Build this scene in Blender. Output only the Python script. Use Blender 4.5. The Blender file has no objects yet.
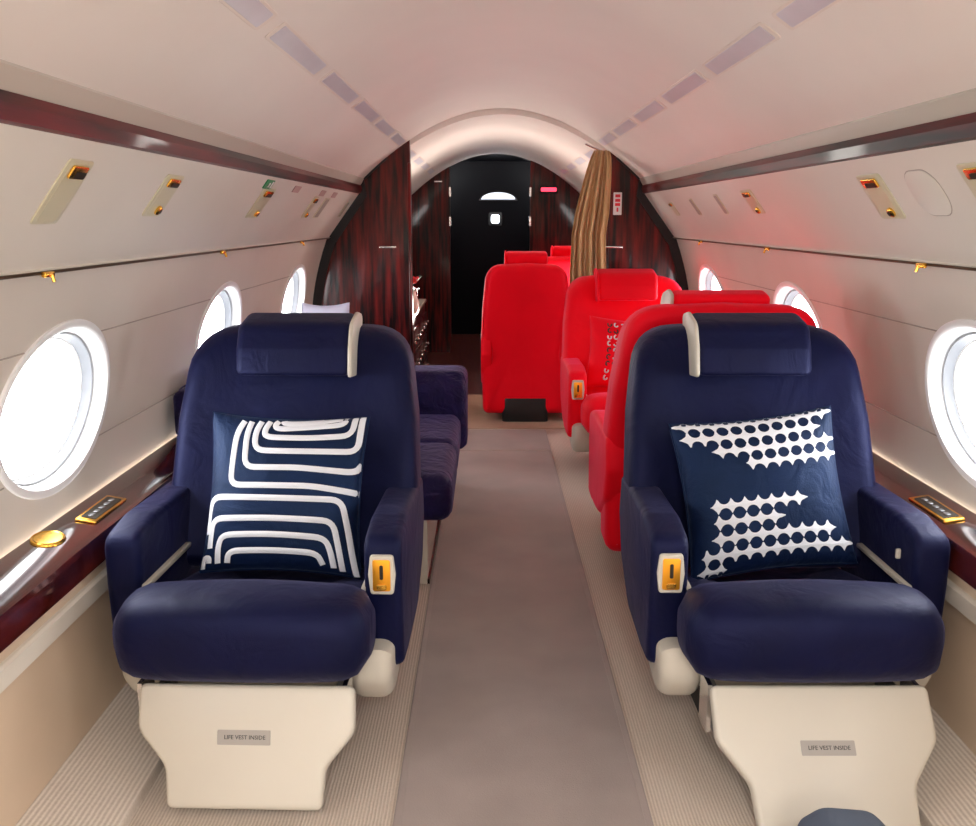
import bpy, bmesh, math, random
from mathutils import Vector, Matrix
random.seed(7)
PI = math.pi
SC = bpy.context.scene
COL = SC.collection

# ------------------------------------------------------------------ camera
FPX, W, H = 950.0, 976, 826
cam_d = bpy.data.cameras.new('camera')
cam_d.sensor_fit = 'HORIZONTAL'
cam_d.sensor_width = 36.0
cam_d.lens = FPX / W * 36.0
cam_d.clip_start = 0.02
cam = bpy.data.objects.new('camera', cam_d)
cam.location = (-0.077, 0.0, 1.22)
cam.rotation_euler = (PI / 2 - math.atan(194 / FPX), 0, 0)
COL.objects.link(cam)
SC.camera = cam

# ------------------------------------------------------------------ world and light
world = bpy.data.worlds.new('daylight')
SC.world = world
world.use_nodes = True
bg = world.node_tree.nodes['Background']
bg.inputs['Color'].default_value = (0.98, 0.985, 0.98, 1)
bg.inputs['Strength'].default_value = 9.5
SC.view_settings.view_transform = 'Standard'
SC.view_settings.look = 'None'
SC.view_settings.exposure = 0.64
SC.view_settings.gamma = 1.0
SC.view_settings.use_curve_mapping = False

WIN_Y = [-1.91, -0.55, 0.81, 2.17, 3.53, 4.89]      # window centres along the cabin
WIN_Z, WIN_A, WIN_B = 0.79, 0.29, 0.195
Y0, YB = -2.6, 5.50                                  # cabin back end, first bulkhead


def area(name, loc, rot, sx, sy, power, color=(1, 1, 1), portal=False):
    d = bpy.data.lights.new(name, 'AREA')
    d.shape = 'RECTANGLE'
    d.size, d.size_y = sx, sy
    d.energy = power
    d.color = color
    if portal:
        d.cycles.is_portal = True
    o = bpy.data.objects.new(name, d)
    o.location = loc
    o.rotation_euler = rot
    COL.objects.link(o)
    return o


for sd in (-1, 1):
    for wy in WIN_Y:
        area('window_daylight', (sd * 1.20, wy, WIN_Z), (0, sd * PI / 2, 0), 0.5, 0.75, 1, portal=True)
    # added uplights hidden behind the bulkheads to brighten the forward vault
    o = area('forward_fill', (sd * 0.80, 6.9, 0.85), (0, 0, 0), 0.25, 1.4, 14, (1.0, 0.93, 0.86))
    o.rotation_euler = Vector((-sd * 0.3, -0.35, 0.9)).to_track_quat('-Z', 'Y').to_euler()
# two added fill lights at the rear ceiling, out of view, to brighten the cabin
for ly in (-0.55, -1.75):
    area('rear_fill_lamp', (0, ly, 1.78), (0, 0, 0), 0.55, 0.55, 23, (1.0, 0.97, 0.92))

# ------------------------------------------------------------------ materials
MATS = {}


def mat(name, col, rough=0.5, metal=0.0, var=0.0, vscale=8.0, bump=0.0, bscale=200.0, sheen=0.0, sheen_tint=None,
        coat=0.0, emit=None, estr=0.0, stretch=(1, 1, 1), col2=None, spec=0.5, detail=4.0, lo=0.3, hi=0.7, stint=None, wrinkle=0.0, wscale=7.0):
    m = bpy.data.materials.new(name)
    m.use_nodes = True
    nt = m.node_tree
    b = nt.nodes['Principled BSDF']
    b.inputs['Roughness'].default_value = rough
    b.inputs['Metallic'].default_value = metal
    b.inputs['Specular IOR Level'].default_value = spec
    b.inputs['Coat Weight'].default_value = coat
    if stint:
        b.inputs['Specular Tint'].default_value = (*stint, 1)
    b.inputs['Coat Roughness'].default_value = 0.06
    if sheen:
        b.inputs['Sheen Weight'].default_value = sheen
        b.inputs['Sheen Roughness'].default_value = 0.4
        if sheen_tint:
            b.inputs['Sheen Tint'].default_value = (*sheen_tint, 1)
    if emit:
        b.inputs['Emission Color'].default_value = (*emit, 1)
        b.inputs['Emission Strength'].default_value = estr
    b.inputs['Base Color'].default_value = (*col, 1)
    tc = nt.nodes.new('ShaderNodeTexCoord')
    mp = nt.nodes.new('ShaderNodeMapping')
    mp.inputs['Scale'].default_value = stretch
    nt.links.new(tc.outputs['Object'], mp.inputs['Vector'])
    if var or col2:
        n = nt.nodes.new('ShaderNodeTexNoise')
        n.inputs['Scale'].default_value = vscale
        n.inputs['Detail'].default_value = detail
        nt.links.new(mp.outputs['Vector'], n.inputs['Vector'])
        r = nt.nodes.new('ShaderNodeValToRGB')
        r.color_ramp.elements[0].position = lo
        r.color_ramp.elements[1].position = hi
        c2 = col2 if col2 else tuple(min(1, c * (1 + var)) for c in col)
        c1 = col if col2 else tuple(c * (1 - var) for c in col)
        r.color_ramp.elements[0].color = (*c1, 1)
        r.color_ramp.elements[1].color = (*c2, 1)
        nt.links.new(n.outputs['Fac'], r.inputs['Fac'])
        nt.links.new(r.outputs['Color'], b.inputs['Base Color'])
    if bump:
        n2 = nt.nodes.new('ShaderNodeTexNoise')
        n2.inputs['Scale'].default_value = bscale
        n2.inputs['Detail'].default_value = 2.0
        nt.links.new(mp.outputs['Vector'], n2.inputs['Vector'])
        bp = nt.nodes.new('ShaderNodeBump')
        bp.inputs['Strength'].default_value = bump
        bp.inputs['Distance'].default_value = 0.002
        nt.links.new(n2.outputs['Fac'], bp.inputs['Height'])
        nt.links.new(bp.outputs['Normal'], b.inputs['Normal'])
        if wrinkle:
            n3 = nt.nodes.new('ShaderNodeTexNoise')
            n3.inputs['Scale'].default_value = wscale
            n3.inputs['Detail'].default_value = 3.0
            n3.inputs['Distortion'].default_value = 1.2
            nt.links.new(mp.outputs['Vector'], n3.inputs['Vector'])
            b3 = nt.nodes.new('ShaderNodeBump')
            b3.inputs['Strength'].default_value = wrinkle
            b3.inputs['Distance'].default_value = 0.02
            nt.links.new(n3.outputs['Fac'], b3.inputs['Height'])
            nt.links.new(b3.outputs['Normal'], bp.inputs['Normal'])
    MATS[name] = m
    return m


mat('ceiling', (0.80, 0.715, 0.655), 0.45, var=0.03, vscale=2)
mat('wall', (0.70, 0.64, 0.57), 0.5, var=0.03, vscale=3, bump=0.05, bscale=400)
mat('panel_cream', (0.74, 0.69, 0.62), 0.4, var=0.02, vscale=4)
mat('lower_tan', (0.70, 0.55, 0.41), 0.55, var=0.05, vscale=3)
mat('strip_cream', (0.76, 0.71, 0.63), 0.4)
mat('trim_grey', (0.50, 0.46, 0.40), 0.35)
mat('seam', (0.42, 0.36, 0.31), 0.6)
mat('white', (0.92, 0.92, 0.92), 0.35)
mat('reveal_dimmed', (0.42, 0.42, 0.43), 0.4)  # white reveal darkened in its colour to read as shade in strong daylight
mat('ring_dimmed', (0.20, 0.21, 0.23), 0.4)  # inner ring darkened in its colour too, so daylight leaves it grey
mat('wood', (0.006, 0.0012, 0.0015), 0.30, col2=(0.24, 0.012, 0.010), vscale=5.0, stretch=(6, 6, 0.5), coat=0.35,
    detail=6, lo=0.40, hi=0.78, spec=0.2)
mat('wood_band', (0.006, 0.001, 0.0015), 0.38, col2=(0.18, 0.005, 0.008), vscale=3.0, stretch=(6, 0.5, 6), coat=0.12,
    detail=4, lo=0.40, hi=0.75, spec=0.2)
mat('wood_long', (0.010, 0.0025, 0.0025), 0.12, col2=(0.16, 0.018, 0.012), vscale=5.0, stretch=(6, 0.5, 6), coat=1.0,
    detail=6, lo=0.35, hi=0.8)
mat('black_gloss', (0.002, 0.002, 0.003), 0.3, spec=0.06)
mat('black_rubber', (0.008, 0.007, 0.008), 0.6)
mat('navy', (0.0012, 0.0019, 0.0215), 0.56, wrinkle=0.35, stint=(0.45, 0.50, 1.0), spec=0.36, var=0.25, vscale=6, bump=0.25, bscale=500, sheen=0.10,
    sheen_tint=(0.45, 0.45, 0.95))
mat('navy_pillow', (0.002, 0.0065, 0.030), 0.58, wrinkle=0.4, wscale=10, stint=(0.3, 0.5, 1.0), var=0.3, vscale=9, bump=0.35, bscale=300, sheen=0.12,
    sheen_tint=(0.35, 0.55, 0.95))
mat('navy_plush', (0.004, 0.0025, 0.026), 0.6, wrinkle=0.8, wscale=12, stint=(0.5, 0.4, 1.0), var=0.5, vscale=14, bump=0.4, bscale=120, sheen=0.15,
    sheen_tint=(0.5, 0.4, 1.0))
mat('red', (1.0, 0.0, 0.010), 0.6, wrinkle=0.25, var=0.06, vscale=5, bump=0.15, bscale=400, sheen=0.45,
    sheen_tint=(1.0, 0.12, 0.30), stint=(1.0, 0.3, 0.45))
mat('cream_plastic', (0.58, 0.54, 0.465), 0.38, var=0.02, vscale=5)
mat('thread_white', (0.74, 0.76, 0.82), 0.8, bump=0.3, bscale=300)
mat('pink_thread', (0.85, 0.25, 0.32), 0.8)
mat('gold', (0.95, 0.50, 0.08), 0.25, metal=1.0, var=0.15, vscale=20)
mat('rail_brown', (0.10, 0.055, 0.025), 0.35, metal=0.6)
mat('gold_bright', (0.95, 0.42, 0.03), 0.35, metal=0.75)
mat('dark_slot', (0.02, 0.012, 0.006), 0.5)
mat('metal_grey', (0.25, 0.25, 0.26), 0.4, metal=0.9)
mat('steel', (0.8, 0.8, 0.8), 0.2, metal=1.0)
mat('runner', (0.37, 0.31, 0.29), 0.9, var=0.08, vscale=5, bump=0.4, bscale=350, sheen=0.2)
mat('lens', (0.62, 0.58, 0.63), 0.3, var=0.12, vscale=3)
mat('lens_frame', (0.78, 0.68, 0.61), 0.45)
mat('psu_plate', (0.62, 0.57, 0.41), 0.3)
mat('sign_green', (0.01, 0.25, 0.08), 0.4)
mat('sign_pink', (0.52, 0.33, 0.31), 0.4)
mat('sign_white', (0.85, 0.84, 0.84), 0.4)
mat('sign_red', (0.75, 0.02, 0.05), 0.4)
mat('placard', (0.36, 0.33, 0.30), 0.4)
mat('ink', (0.03, 0.03, 0.03), 0.6)
mat('curtain', (0.46, 0.25, 0.09), 0.6, col2=(0.66, 0.43, 0.22), vscale=10, stretch=(8, 8, 0.4), sheen=0.4)
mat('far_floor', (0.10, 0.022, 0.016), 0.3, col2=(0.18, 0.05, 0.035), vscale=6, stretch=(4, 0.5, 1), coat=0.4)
mat('tan_carpet', (0.50, 0.37, 0.27), 0.9, var=0.06, bump=0.3, bscale=250)
mat('grey_blue', (0.065, 0.085, 0.125), 0.7, bump=0.2)
mat('pale_pillow', (0.62, 0.62, 0.78), 0.8)
mat('flower_red', (0.75, 0.005, 0.02), 0.6)
mat('leaf', (0.02, 0.16, 0.04), 0.5)
mat('ceramic', (0.75, 0.72, 0.62), 0.25)
mat('reflection_glow', (0.5, 0.5, 0.55), 0.4, emit=(0.75, 0.82, 1.0), estr=0.5)
mat('lit_spot', (0.9, 0.9, 1.0), 0.4, emit=(0.8, 0.88, 1.0), estr=9)
mat('lit_red', (0.7, 0.02, 0.05), 0.4, emit=(1.0, 0.05, 0.10), estr=1.6)


def glass_mat(name, tint, fac):
    m = bpy.data.materials.new(name)
    m.use_nodes = True
    nt = m.node_tree
    nt.nodes.remove(nt.nodes['Principled BSDF'])
    t = nt.nodes.new('ShaderNodeBsdfTransparent')
    t.inputs['Color'].default_value = (*tint, 1)
    g = nt.nodes.new('ShaderNodeBsdfGlossy')
    g.inputs['Roughness'].default_value = 0.02
    mx = nt.nodes.new('ShaderNodeMixShader')
    mx.inputs[0].default_value = fac
    nt.links.new(t.outputs[0], mx.inputs[1])
    nt.links.new(g.outputs[0], mx.inputs[2])
    nt.links.new(mx.outputs[0], nt.nodes['Material Output'].inputs['Surface'])
    MATS[name] = m


glass_mat('pane', (0.97, 0.98, 1.0), 0.05)
glass_mat('glass', (0.75, 0.8, 0.8), 0.25)


def ribbed(name, c1, c2, scale, rot):
    """woven carpet with fine ribs"""
    m = mat(name, c1, 0.95, sheen=0.15)
    nt = m.node_tree
    b = nt.nodes['Principled BSDF']
    tc = nt.nodes.new('ShaderNodeTexCoord')
    mp = nt.nodes.new('ShaderNodeMapping')
    mp.inputs['Rotation'].default_value = (0, 0, rot)
    nt.links.new(tc.outputs['Object'], mp.inputs['Vector'])
    wv = nt.nodes.new('ShaderNodeTexWave')
    wv.inputs['Scale'].default_value = scale
    wv.inputs['Distortion'].default_value = 0.6
    wv.inputs['Detail'].default_value = 1.0
    nt.links.new(mp.outputs['Vector'], wv.inputs['Vector'])
    n = nt.nodes.new('ShaderNodeTexNoise')
    n.inputs['Scale'].default_value = 160
    nt.links.new(tc.outputs['Object'], n.inputs['Vector'])
    mxf = nt.nodes.new('ShaderNodeMath')
    mxf.operation = 'MULTIPLY_ADD'
    mxf.inputs[1].default_value = 0.55
    nt.links.new(wv.outputs['Fac'], mxf.inputs[0])
    sc = nt.nodes.new('ShaderNodeMath')
    sc.operation = 'MULTIPLY'
    sc.inputs[1].default_value = 0.45
    nt.links.new(n.outputs['Fac'], sc.inputs[0])
    nt.links.new(sc.outputs[0], mxf.inputs[2])
    r = nt.nodes.new('ShaderNodeValToRGB')
    r.color_ramp.elements[0].position = 0.15
    r.color_ramp.elements[1].position = 0.75
    r.color_ramp.elements[0].color = (*c1, 1)
    r.color_ramp.elements[1].color = (*c2, 1)
    nt.links.new(mxf.outputs[0], r.inputs['Fac'])
    nt.links.new(r.outputs['Color'], b.inputs['Base Color'])
    bp = nt.nodes.new('ShaderNodeBump')
    bp.inputs['Strength'].default_value = 0.5
    bp.inputs['Distance'].default_value = 0.003
    nt.links.new(mxf.outputs[0], bp.inputs['Height'])
    nt.links.new(bp.outputs['Normal'], b.inputs['Normal'])


ribbed('carpet', (0.48, 0.395, 0.325), (0.66, 0.57, 0.49), 42, 0.0)
ribbed('carpet_edge', (0.56, 0.48, 0.41), (0.80, 0.72, 0.64), 30, 0.0)


# ------------------------------------------------------------------ mesh helpers
def link_mesh(name, verts, faces, material, parent=None, smooth=True, sharp=None):
    me = bpy.data.meshes.new(name)
    bm = bmesh.new()
    vs = [bm.verts.new(v) for v in verts]
    for f in faces:
        try:
            bm.faces.new([vs[i] for i in f])
        except ValueError:
            pass
    bmesh.ops.recalc_face_normals(bm, faces=bm.faces)
    bm.to_mesh(me)
    bm.free()
    return link(name, me, material, parent, smooth, sharp)


def link(name, me, material, parent=None, smooth=True, sharp=None):
    me.materials.append(MATS[material])
    if smooth:
        me.polygons.foreach_set('use_smooth', [True] * len(me.polygons))
        me.set_sharp_from_angle(angle=math.radians(sharp if sharp else 40))
    o = bpy.data.objects.new(name, me)
    COL.objects.link(o)
    if parent:
        o.parent = parent
    return o


class MB:
    def __init__(s):
        s.v, s.f = [], []

    def add(s, verts, faces):
        k = len(s.v)
        s.v += [tuple(v) for v in verts]
        s.f += [tuple(i + k for i in f) for f in faces]
        return s

    def build(s, name, material, parent=None, smooth=True, sharp=None, fn=None):
        v = [fn(p) for p in s.v] if fn else s.v
        return link_mesh(name, v, s.f, material, parent, smooth, sharp)


def box(x0, x1, y0, y1, z0, z1):
    v = [(x, y, z) for x in (x0, x1) for y in (y0, y1) for z in (z0, z1)]
    f = [(0, 1, 3, 2), (4, 6, 7, 5), (0, 4, 5, 1), (2, 3, 7, 6), (0, 2, 6, 4), (1, 5, 7, 3)]
    return v, f


def rrect(w, h, r, n=5, cx=0, cy=0):
    pts = []
    for (sx, sy, a0) in ((1, -1, -90), (1, 1, 0), (-1, 1, 90), (-1, -1, 180)):
        for i in range(n + 1):
            a = math.radians(a0 + 90 * i / n)
            pts.append((cx + sx * (w / 2 - r) + r * math.cos(a), cy + sy * (h / 2 - r) + r * math.sin(a)))
    return pts


def roundpoly(pts, n=5):
    """pts: (a, b, radius) counter-clockwise; returns the polygon with its corners rounded"""
    out = []
    m = len(pts)
    for i in range(m):
        p0, p1, p2 = Vector(pts[i - 1][:2]), Vector(pts[i][:2]), Vector(pts[(i + 1) % m][:2])
        r = pts[i][2]
        if r <= 0:
            out.append(tuple(p1))
            continue
        d0, d1 = (p0 - p1).normalized(), (p2 - p1).normalized()
        ang = d0.angle(d1)
        t = min(r / math.tan(ang / 2), 0.48 * (p0 - p1).length, 0.48 * (p2 - p1).length)
        a, b = p1 + d0 * t, p1 + d1 * t
        for k in range(n + 1):
            s = k / n
            q = a * (1 - s) ** 2 + p1 * 2 * s * (1 - s) + b * s * s
            out.append((q.x, q.y))
    return out


def slab(pts, d0, d1, r=0.0, seg=4, rings=0, axis='x'):
    """outline extruded from d0 to d1 with rounded edges; rings > 0 fills the caps with concentric rings"""
    n = len(pts)
    P = [Vector(p) for p in pts]
    area2 = sum(P[i].x * P[(i + 1) % n].y - P[(i + 1) % n].x * P[i].y for i in range(n))
    if area2 < 0:
        P.reverse()
    N = []
    for i in range(n):
        e0 = (P[i] - P[i - 1]);
        e1 = (P[(i + 1) % n] - P[i])
        nn = Vector((e0.y, -e0.x)).normalized() if e0.length > 1e-9 else Vector((0, 0))
        n2 = Vector((e1.y, -e1.x)).normalized() if e1.length > 1e-9 else Vector((0, 0))
        s = nn + n2
        N.append(s.normalized() if s.length > 1e-6 else nn)
    c = sum(P, Vector((0, 0))) / n
    sg = 1 if d1 > d0 else -1
    levels = []
    if r > 0:
        for i in range(seg + 1):
            th = PI / 2 * i / seg
            levels.append((d0 + sg * r * (1 - math.sin(th)) if False else d0 + sg * r * (1 - math.cos(PI / 2 - th)) if False else d0 + sg * r * (1 - math.cos(th)), r * (1 - math.sin(th))))
        for i in range(seg, -1, -1):
            th = PI / 2 * i / seg
            levels.append((d1 - sg * r * (1 - math.cos(th)), r * (1 - math.sin(th))))
    else:
        levels = [(d0, 0), (d1, 0)]
    loops = [[(P[i] - N[i] * ins, d) for i in range(n)] for d, ins in levels]
    if rings:
        def cap(loop):
            out = []
            for k in range(1, rings):
                s = 1 - k / rings
                out.append([(c + (p - c) * s, d) for p, d in loop])
            return out
        loops = list(reversed(cap(loops[0]))) + loops + cap(loops[-1])
    V, F = [], []
    for lp in loops:
        V += lp
    for k in range(len(loops) - 1):
        for i in range(n):
            j = (i + 1) % n
            F.append((k * n + i, k * n + j, (k + 1) * n + j, (k + 1) * n + i))
    last = (len(loops) - 1) * n
    if rings:
        V.append((c, loops[0][0][1]));
        V.append((c, loops[-1][0][1]))
        a, b = len(V) - 2, len(V) - 1
        for i in range(n):
            j = (i + 1) % n
            F.append((a, j, i))
            F.append((b, last + i, last + j))
    else:
        F.append(tuple(range(n - 1, -1, -1)))
        F.append(tuple(range(last, last + n)))
    if axis == 'x':
        V = [(d, p[0], p[1]) for p, d in V]
    elif axis == 'y':
        V = [(p[0], d, p[1]) for p, d in V]
    else:
        V = [(p[0], p[1], d) for p, d in V]
    return V, F


def tube(path, r, n=8):
    """tube along points; r number or list"""
    V, F = [], []
    path = [Vector(p) for p in path]
    up = Vector((0, 0, 1))
    for k, p in enumerate(path):
        t = (path[min(k + 1, len(path) - 1)] - path[max(k - 1, 0)]).normalized()
        u = up if abs(t.dot(up)) < 0.95 else Vector((1, 0, 0))
        a = t.cross(u).normalized()
        b = t.cross(a)
        rr = r[k] if isinstance(r, (list, tuple)) else r
        for i in range(n):
            w = 2 * PI * i / n
            V.append(p + a * math.cos(w) * rr + b * math.sin(w) * rr)
    for k in range(len(path) - 1):
        for i in range(n):
            j = (i + 1) % n
            F.append((k * n + i, k * n + j, (k + 1) * n + j, (k + 1) * n + i))
    F.append(tuple(range(n)))
    F.append(tuple(range((len(path) - 1) * n, len(path) * n)))
    return V, F


def lathe(prof, n=20, cx=0, cy=0):
    V, F = [], []
    for r, z in prof:
        for i in range(n):
            a = 2 * PI * i / n
            V.append((cx + r * math.cos(a), cy + r * math.sin(a), z))
    for k in range(len(prof) - 1):
        for i in range(n):
            j = (i + 1) % n
            F.append((k * n + i, k * n + j, (k + 1) * n + j, (k + 1) * n + i))
    F.append(tuple(range(n)))
    F.append(tuple(range((len(prof) - 1) * n, len(prof) * n)))
    return V, F


def prism(prof, y0, y1):
    """closed (x, z) outline extruded along y"""
    n = len(prof)
    V = [(x, y0, z) for x, z in prof] + [(x, y1, z) for x, z in prof]
    F = [(i, (i + 1) % n, n + (i + 1) % n, n + i) for i in range(n)]
    F += [tuple(range(n)), tuple(range(n, 2 * n))]
    return V, F


def solid(name, vf, material, parent=None, smooth=True, sharp=None, fn=None):
    return MB().add(*vf).build(name, material, parent, smooth, sharp, fn)


def tag(o, label=None, cat=None, group=None, kind=None):
    if label:
        o['label'] = label
    if cat:
        o['category'] = cat
    if group:
        o['group'] = group
    if kind:
        o['kind'] = kind
    return o


def thing(name, label, cat, loc=(0, 0, 0), rz=0.0, group=None, mtx=None):
    o = bpy.data.objects.new(name, None)
    o.empty_display_size = 0.1
    COL.objects.link(o)
    if mtx is not None:
        o.matrix_world = mtx
    else:
        o.location = loc
        o.rotation_euler = (0, 0, rz)
    return tag(o, label, cat, group)


def struct(o):
    return tag(o, kind='structure')


def text_mesh(body, size):
    cu = bpy.data.curves.new('lettering', 'FONT')
    cu.body = body
    cu.size = size
    cu.align_x = 'CENTER'
    cu.align_y = 'CENTER'
    cu.extrude = 0.0004
    cu.resolution_u = 2
    ob = bpy.data.objects.new('lettering', cu)
    COL.objects.link(ob)
    bpy.context.view_layer.update()
    me = bpy.data.meshes.new_from_object(ob.evaluated_get(bpy.context.evaluated_depsgraph_get()))
    bpy.data.objects.remove(ob)
    bpy.data.curves.remove(cu)
    return me


# ------------------------------------------------------------------ the cabin shell
def wall_x(z):
    return 1.10 - 0.11 * (max(0.0, z - 0.55) / 0.57) ** 2


def ceil_z(x, s=1.0):
    return 1.823 * s - 0.383 * s * min(1.0, abs(x) / 0.78) ** 1.95


WZ0, WZ1 = 0.50, 1.135


def build_wall(sd, name):
    mb = MB()
    bounds = [Y0] + [(WIN_Y[i] + WIN_Y[i + 1]) / 2 for i in range(len(WIN_Y) - 1)] + [YB + 0.03]
    n = 64
    for k, wy in enumerate(WIN_Y):
        ya, yb = bounds[k], bounds[k + 1]
        V, F = [], []
        corner = [math.atan2(z - WIN_Z, y - wy) for y in (ya, yb) for z in (WZ0, WZ1)]
        angs = sorted([2 * PI * i / n - PI for i in range(n)] + corner)
        na = len(angs)
        rings = [0, 0.06, 0.2, 0.4, 0.6, 0.8, 1.0]
        for a in angs:
            ca, sa = math.cos(a), math.sin(a)
            te = 1 / math.sqrt((ca / WIN_A) ** 2 + (sa / WIN_B) ** 2)
            ts = []
            if ca > 1e-9: ts.append((yb - wy) / ca)
            if ca < -1e-9: ts.append((ya - wy) / ca)
            if sa > 1e-9: ts.append((WZ1 - WIN_Z) / sa)
            if sa < -1e-9: ts.append((WZ0 - WIN_Z) / sa)
            tb = min(ts)
            for s in rings:
                t = te + (tb - te) * s
                z = WIN_Z + t * sa
                V.append((sd * wall_x(z), wy + t * ca, z))
        m = len(rings)
        for i in range(na):
            j = (i + 1) % na
            for q in range(m - 1):
                F.append((i * m + q, i * m + q + 1, j * m + q + 1, j * m + q))
        mb.add(V, F)
    o = mb.build(name, 'wall', None)
    struct(o)
    # shallow seams between the wall boards
    for z in (0.945, 0.665):
        for k in range(len(WIN_Y) - 1):
            q = math.sqrt(max(0, 1 - ((z - WIN_Z) / WIN_B) ** 2)) * WIN_A + 0.022
            solid('seam', tube([(sd * (wall_x(z) + 0.0006), WIN_Y[k] + q, z), (sd * (wall_x(z) + 0.0006), WIN_Y[k + 1] - q, z)],
                               0.0022, 6), 'seam', o)
    # lower side panel, cream strip and cap
    solid('side_panel', prism([(sd * 0.985, 0.44), (sd * 1.0, 0.40), (sd * 1.005, 0.0), (sd * 1.02, 0.0), (sd * 1.02, 0.5), (sd * 0.985, 0.5)],
                              Y0, YB), 'lower_tan', o, sharp=20)
    solid('cream_strip', prism([(sd * 0.985, 0.392), (sd * 0.992, 0.396), (sd * 1.01, 0.396), (sd * 1.01, 0.35), (sd * 0.992, 0.35), (sd * 0.985, 0.354)],
                               Y0, YB - 0.02), 'strip_cream', o, sharp=20)
    return o


wall_l = build_wall(-1, 'wall_left')
wall_r = build_wall(1, 'wall_right')


def build_window(sd, wy, idx):
    root = thing('window_%d' % idx, None, None)
    root['kind'] = 'structure'
    root.location = (sd * wall_x(WIN_Z), wy, WIN_Z)

    def at(a, b, th, dep):
        z = WIN_Z + b * math.sin(th)
        return (sd * (wall_x(z) + dep) - root.location.x, a * math.cos(th), z - WIN_Z)

    def ringmesh(name, prof, material, closed=False):
        n = 64
        V, F = [], []
        for i in range(n):
            th = 2 * PI * i / n
            for (da, dep) in prof:
                V.append(at(WIN_A + da, WIN_B + da, th, dep))
        m = len(prof)
        for i in range(n):
            j = (i + 1) % n
            for q in range(m if closed else m - 1):
                p = (q + 1) % m
                F.append((i * m + q, i * m + p, j * m + p, j * m + q))
        return link_mesh(name, V, F, material, root)

    ringmesh('window_frame', [(0.010, 0.002), (0.008, -0.006), (0.0, -0.009), (-0.010, -0.006), (-0.016, 0.004), (-0.016, 0.02)], 'white')
    ringmesh('window_reveal', [(-0.014, 0.004), (-0.018, 0.018), (-0.022, 0.028), (-0.026, 0.028)], 'reveal_dimmed')
    ringmesh('reveal_ring', [(-0.024, 0.026), (-0.028, 0.040), (-0.034, 0.052)], 'ring_dimmed')
    ringmesh('shade_ring', [(-0.032, 0.050), (-0.038, 0.052), (-0.040, 0.060)], 'white')
    V = [at(WIN_A - 0.039, WIN_B - 0.039, 2 * PI * i / 48, 0.058) for i in range(48)]
    link_mesh('window_pane', V, [tuple(range(48))], 'pane', root, smooth=False)


i = 1
for sd in (-1, 1):
    for wy in WIN_Y:
        build_window(sd, wy, i)
        i += 1

# ceiling vault and the vault of the forward section
def vault(name, ya, yb, s, material, xm=0.78):
    V, F = [], []
    n = 40
    ny = 12
    for j in range(ny + 1):
        y = ya + (yb - ya) * j / ny
        for i in range(n + 1):
            x = xm * (-1 + 2 * i / n)
            V.append((x, y, ceil_z(x, s)))
    for j in range(ny):
        for i in range(n):
            a = j * (n + 1) + i
            F.append((a, a + 1, a + n + 2, a + n + 1))
    return struct(link_mesh(name, V, F, material))


vault('ceiling', Y0, YB + 0.02, 1.0, 'ceiling')
vault('ceiling_forward', YB + 0.02, 8.85, 0.985, 'ceiling', 0.84)
# thin header lip where the two vaults meet
V, F = [], []
for i in range(41):
    x = 0.80 * (-1 + 2 * i / 40)
    V += [(x, YB + 0.015, ceil_z(x) + 0.004), (x, YB + 0.015, ceil_z(x, 0.985) - 0.004), (x, YB + 0.045, ceil_z(x, 0.985) - 0.004)]
for i in range(40):
    F += [(3 * i, 3 * i + 1, 3 * i + 4, 3 * i + 3), (3 * i + 1, 3 * i + 2, 3 * i + 5, 3 * i + 4)]
struct(link_mesh('trim_1', V, F, 'ceiling'))

struct(solid('floor', box(-1.03, 1.03, Y0, 5.5, -0.04, 0.0), 'carpet', smooth=False))
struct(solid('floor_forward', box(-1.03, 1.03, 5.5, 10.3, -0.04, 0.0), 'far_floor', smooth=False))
struct(solid('wall_back', box(-1.2, 1.2, Y0 - 0.05, Y0, -0.04, 1.9), 'panel_cream', smooth=False))

k = 2
for sd in (-1, 1):
    # grey lip and dark wood band above the overhead panel
    struct(solid('trim_%d' % k, prism([(sd * 0.793, 1.406), (sd * 0.786, 1.418), (sd * 0.774, 1.440), (sd * 0.776, 1.447), (sd * 0.82, 1.47), (sd * 0.83, 1.406)],
                                      Y0, YB), 'trim_grey', sharp=25))
    struct(solid('trim_%d' % (k + 1), prism([(sd * 0.802, 1.360), (sd * 0.792, 1.364), (sd * 0.786, 1.388), (sd * 0.790, 1.406), (sd * 0.83, 1.406), (sd * 0.83, 1.360)],
                                            Y0, YB), 'wood_band', sharp=25))
    # carpeted kick along the side wall
    struct(solid('trim_%d' % (k + 2), prism([(sd * 0.815, 0.0), (sd * 0.82, 0.022), (sd * 0.86, 0.03), (sd * 1.004, 0.055), (sd * 1.004, 0.0)],
                                            Y0, 2.35), 'carpet_edge', sharp=25))
    k += 3

for ly in (-0.55, -1.75):
    lf = thing('rear_fill_lamp', 'square frame of an added fill light in the unseen rear of the cabin', 'ceiling lamp', (0, ly, 1.785), group='added fill lights in the rear ceiling')  # frame around an added fill light
    mb = MB()
    for (x0, x1, y0, y1) in ((-0.31, 0.31, -0.31, -0.28), (-0.31, 0.31, 0.28, 0.31), (-0.31, -0.28, -0.28, 0.28), (0.28, 0.31, -0.28, 0.28)):
        mb.add(*box(x0, x1, y0, y1, -0.03, 0.01))
    mb.build('frame', 'strip_cream', lf, smooth=False)
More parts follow.
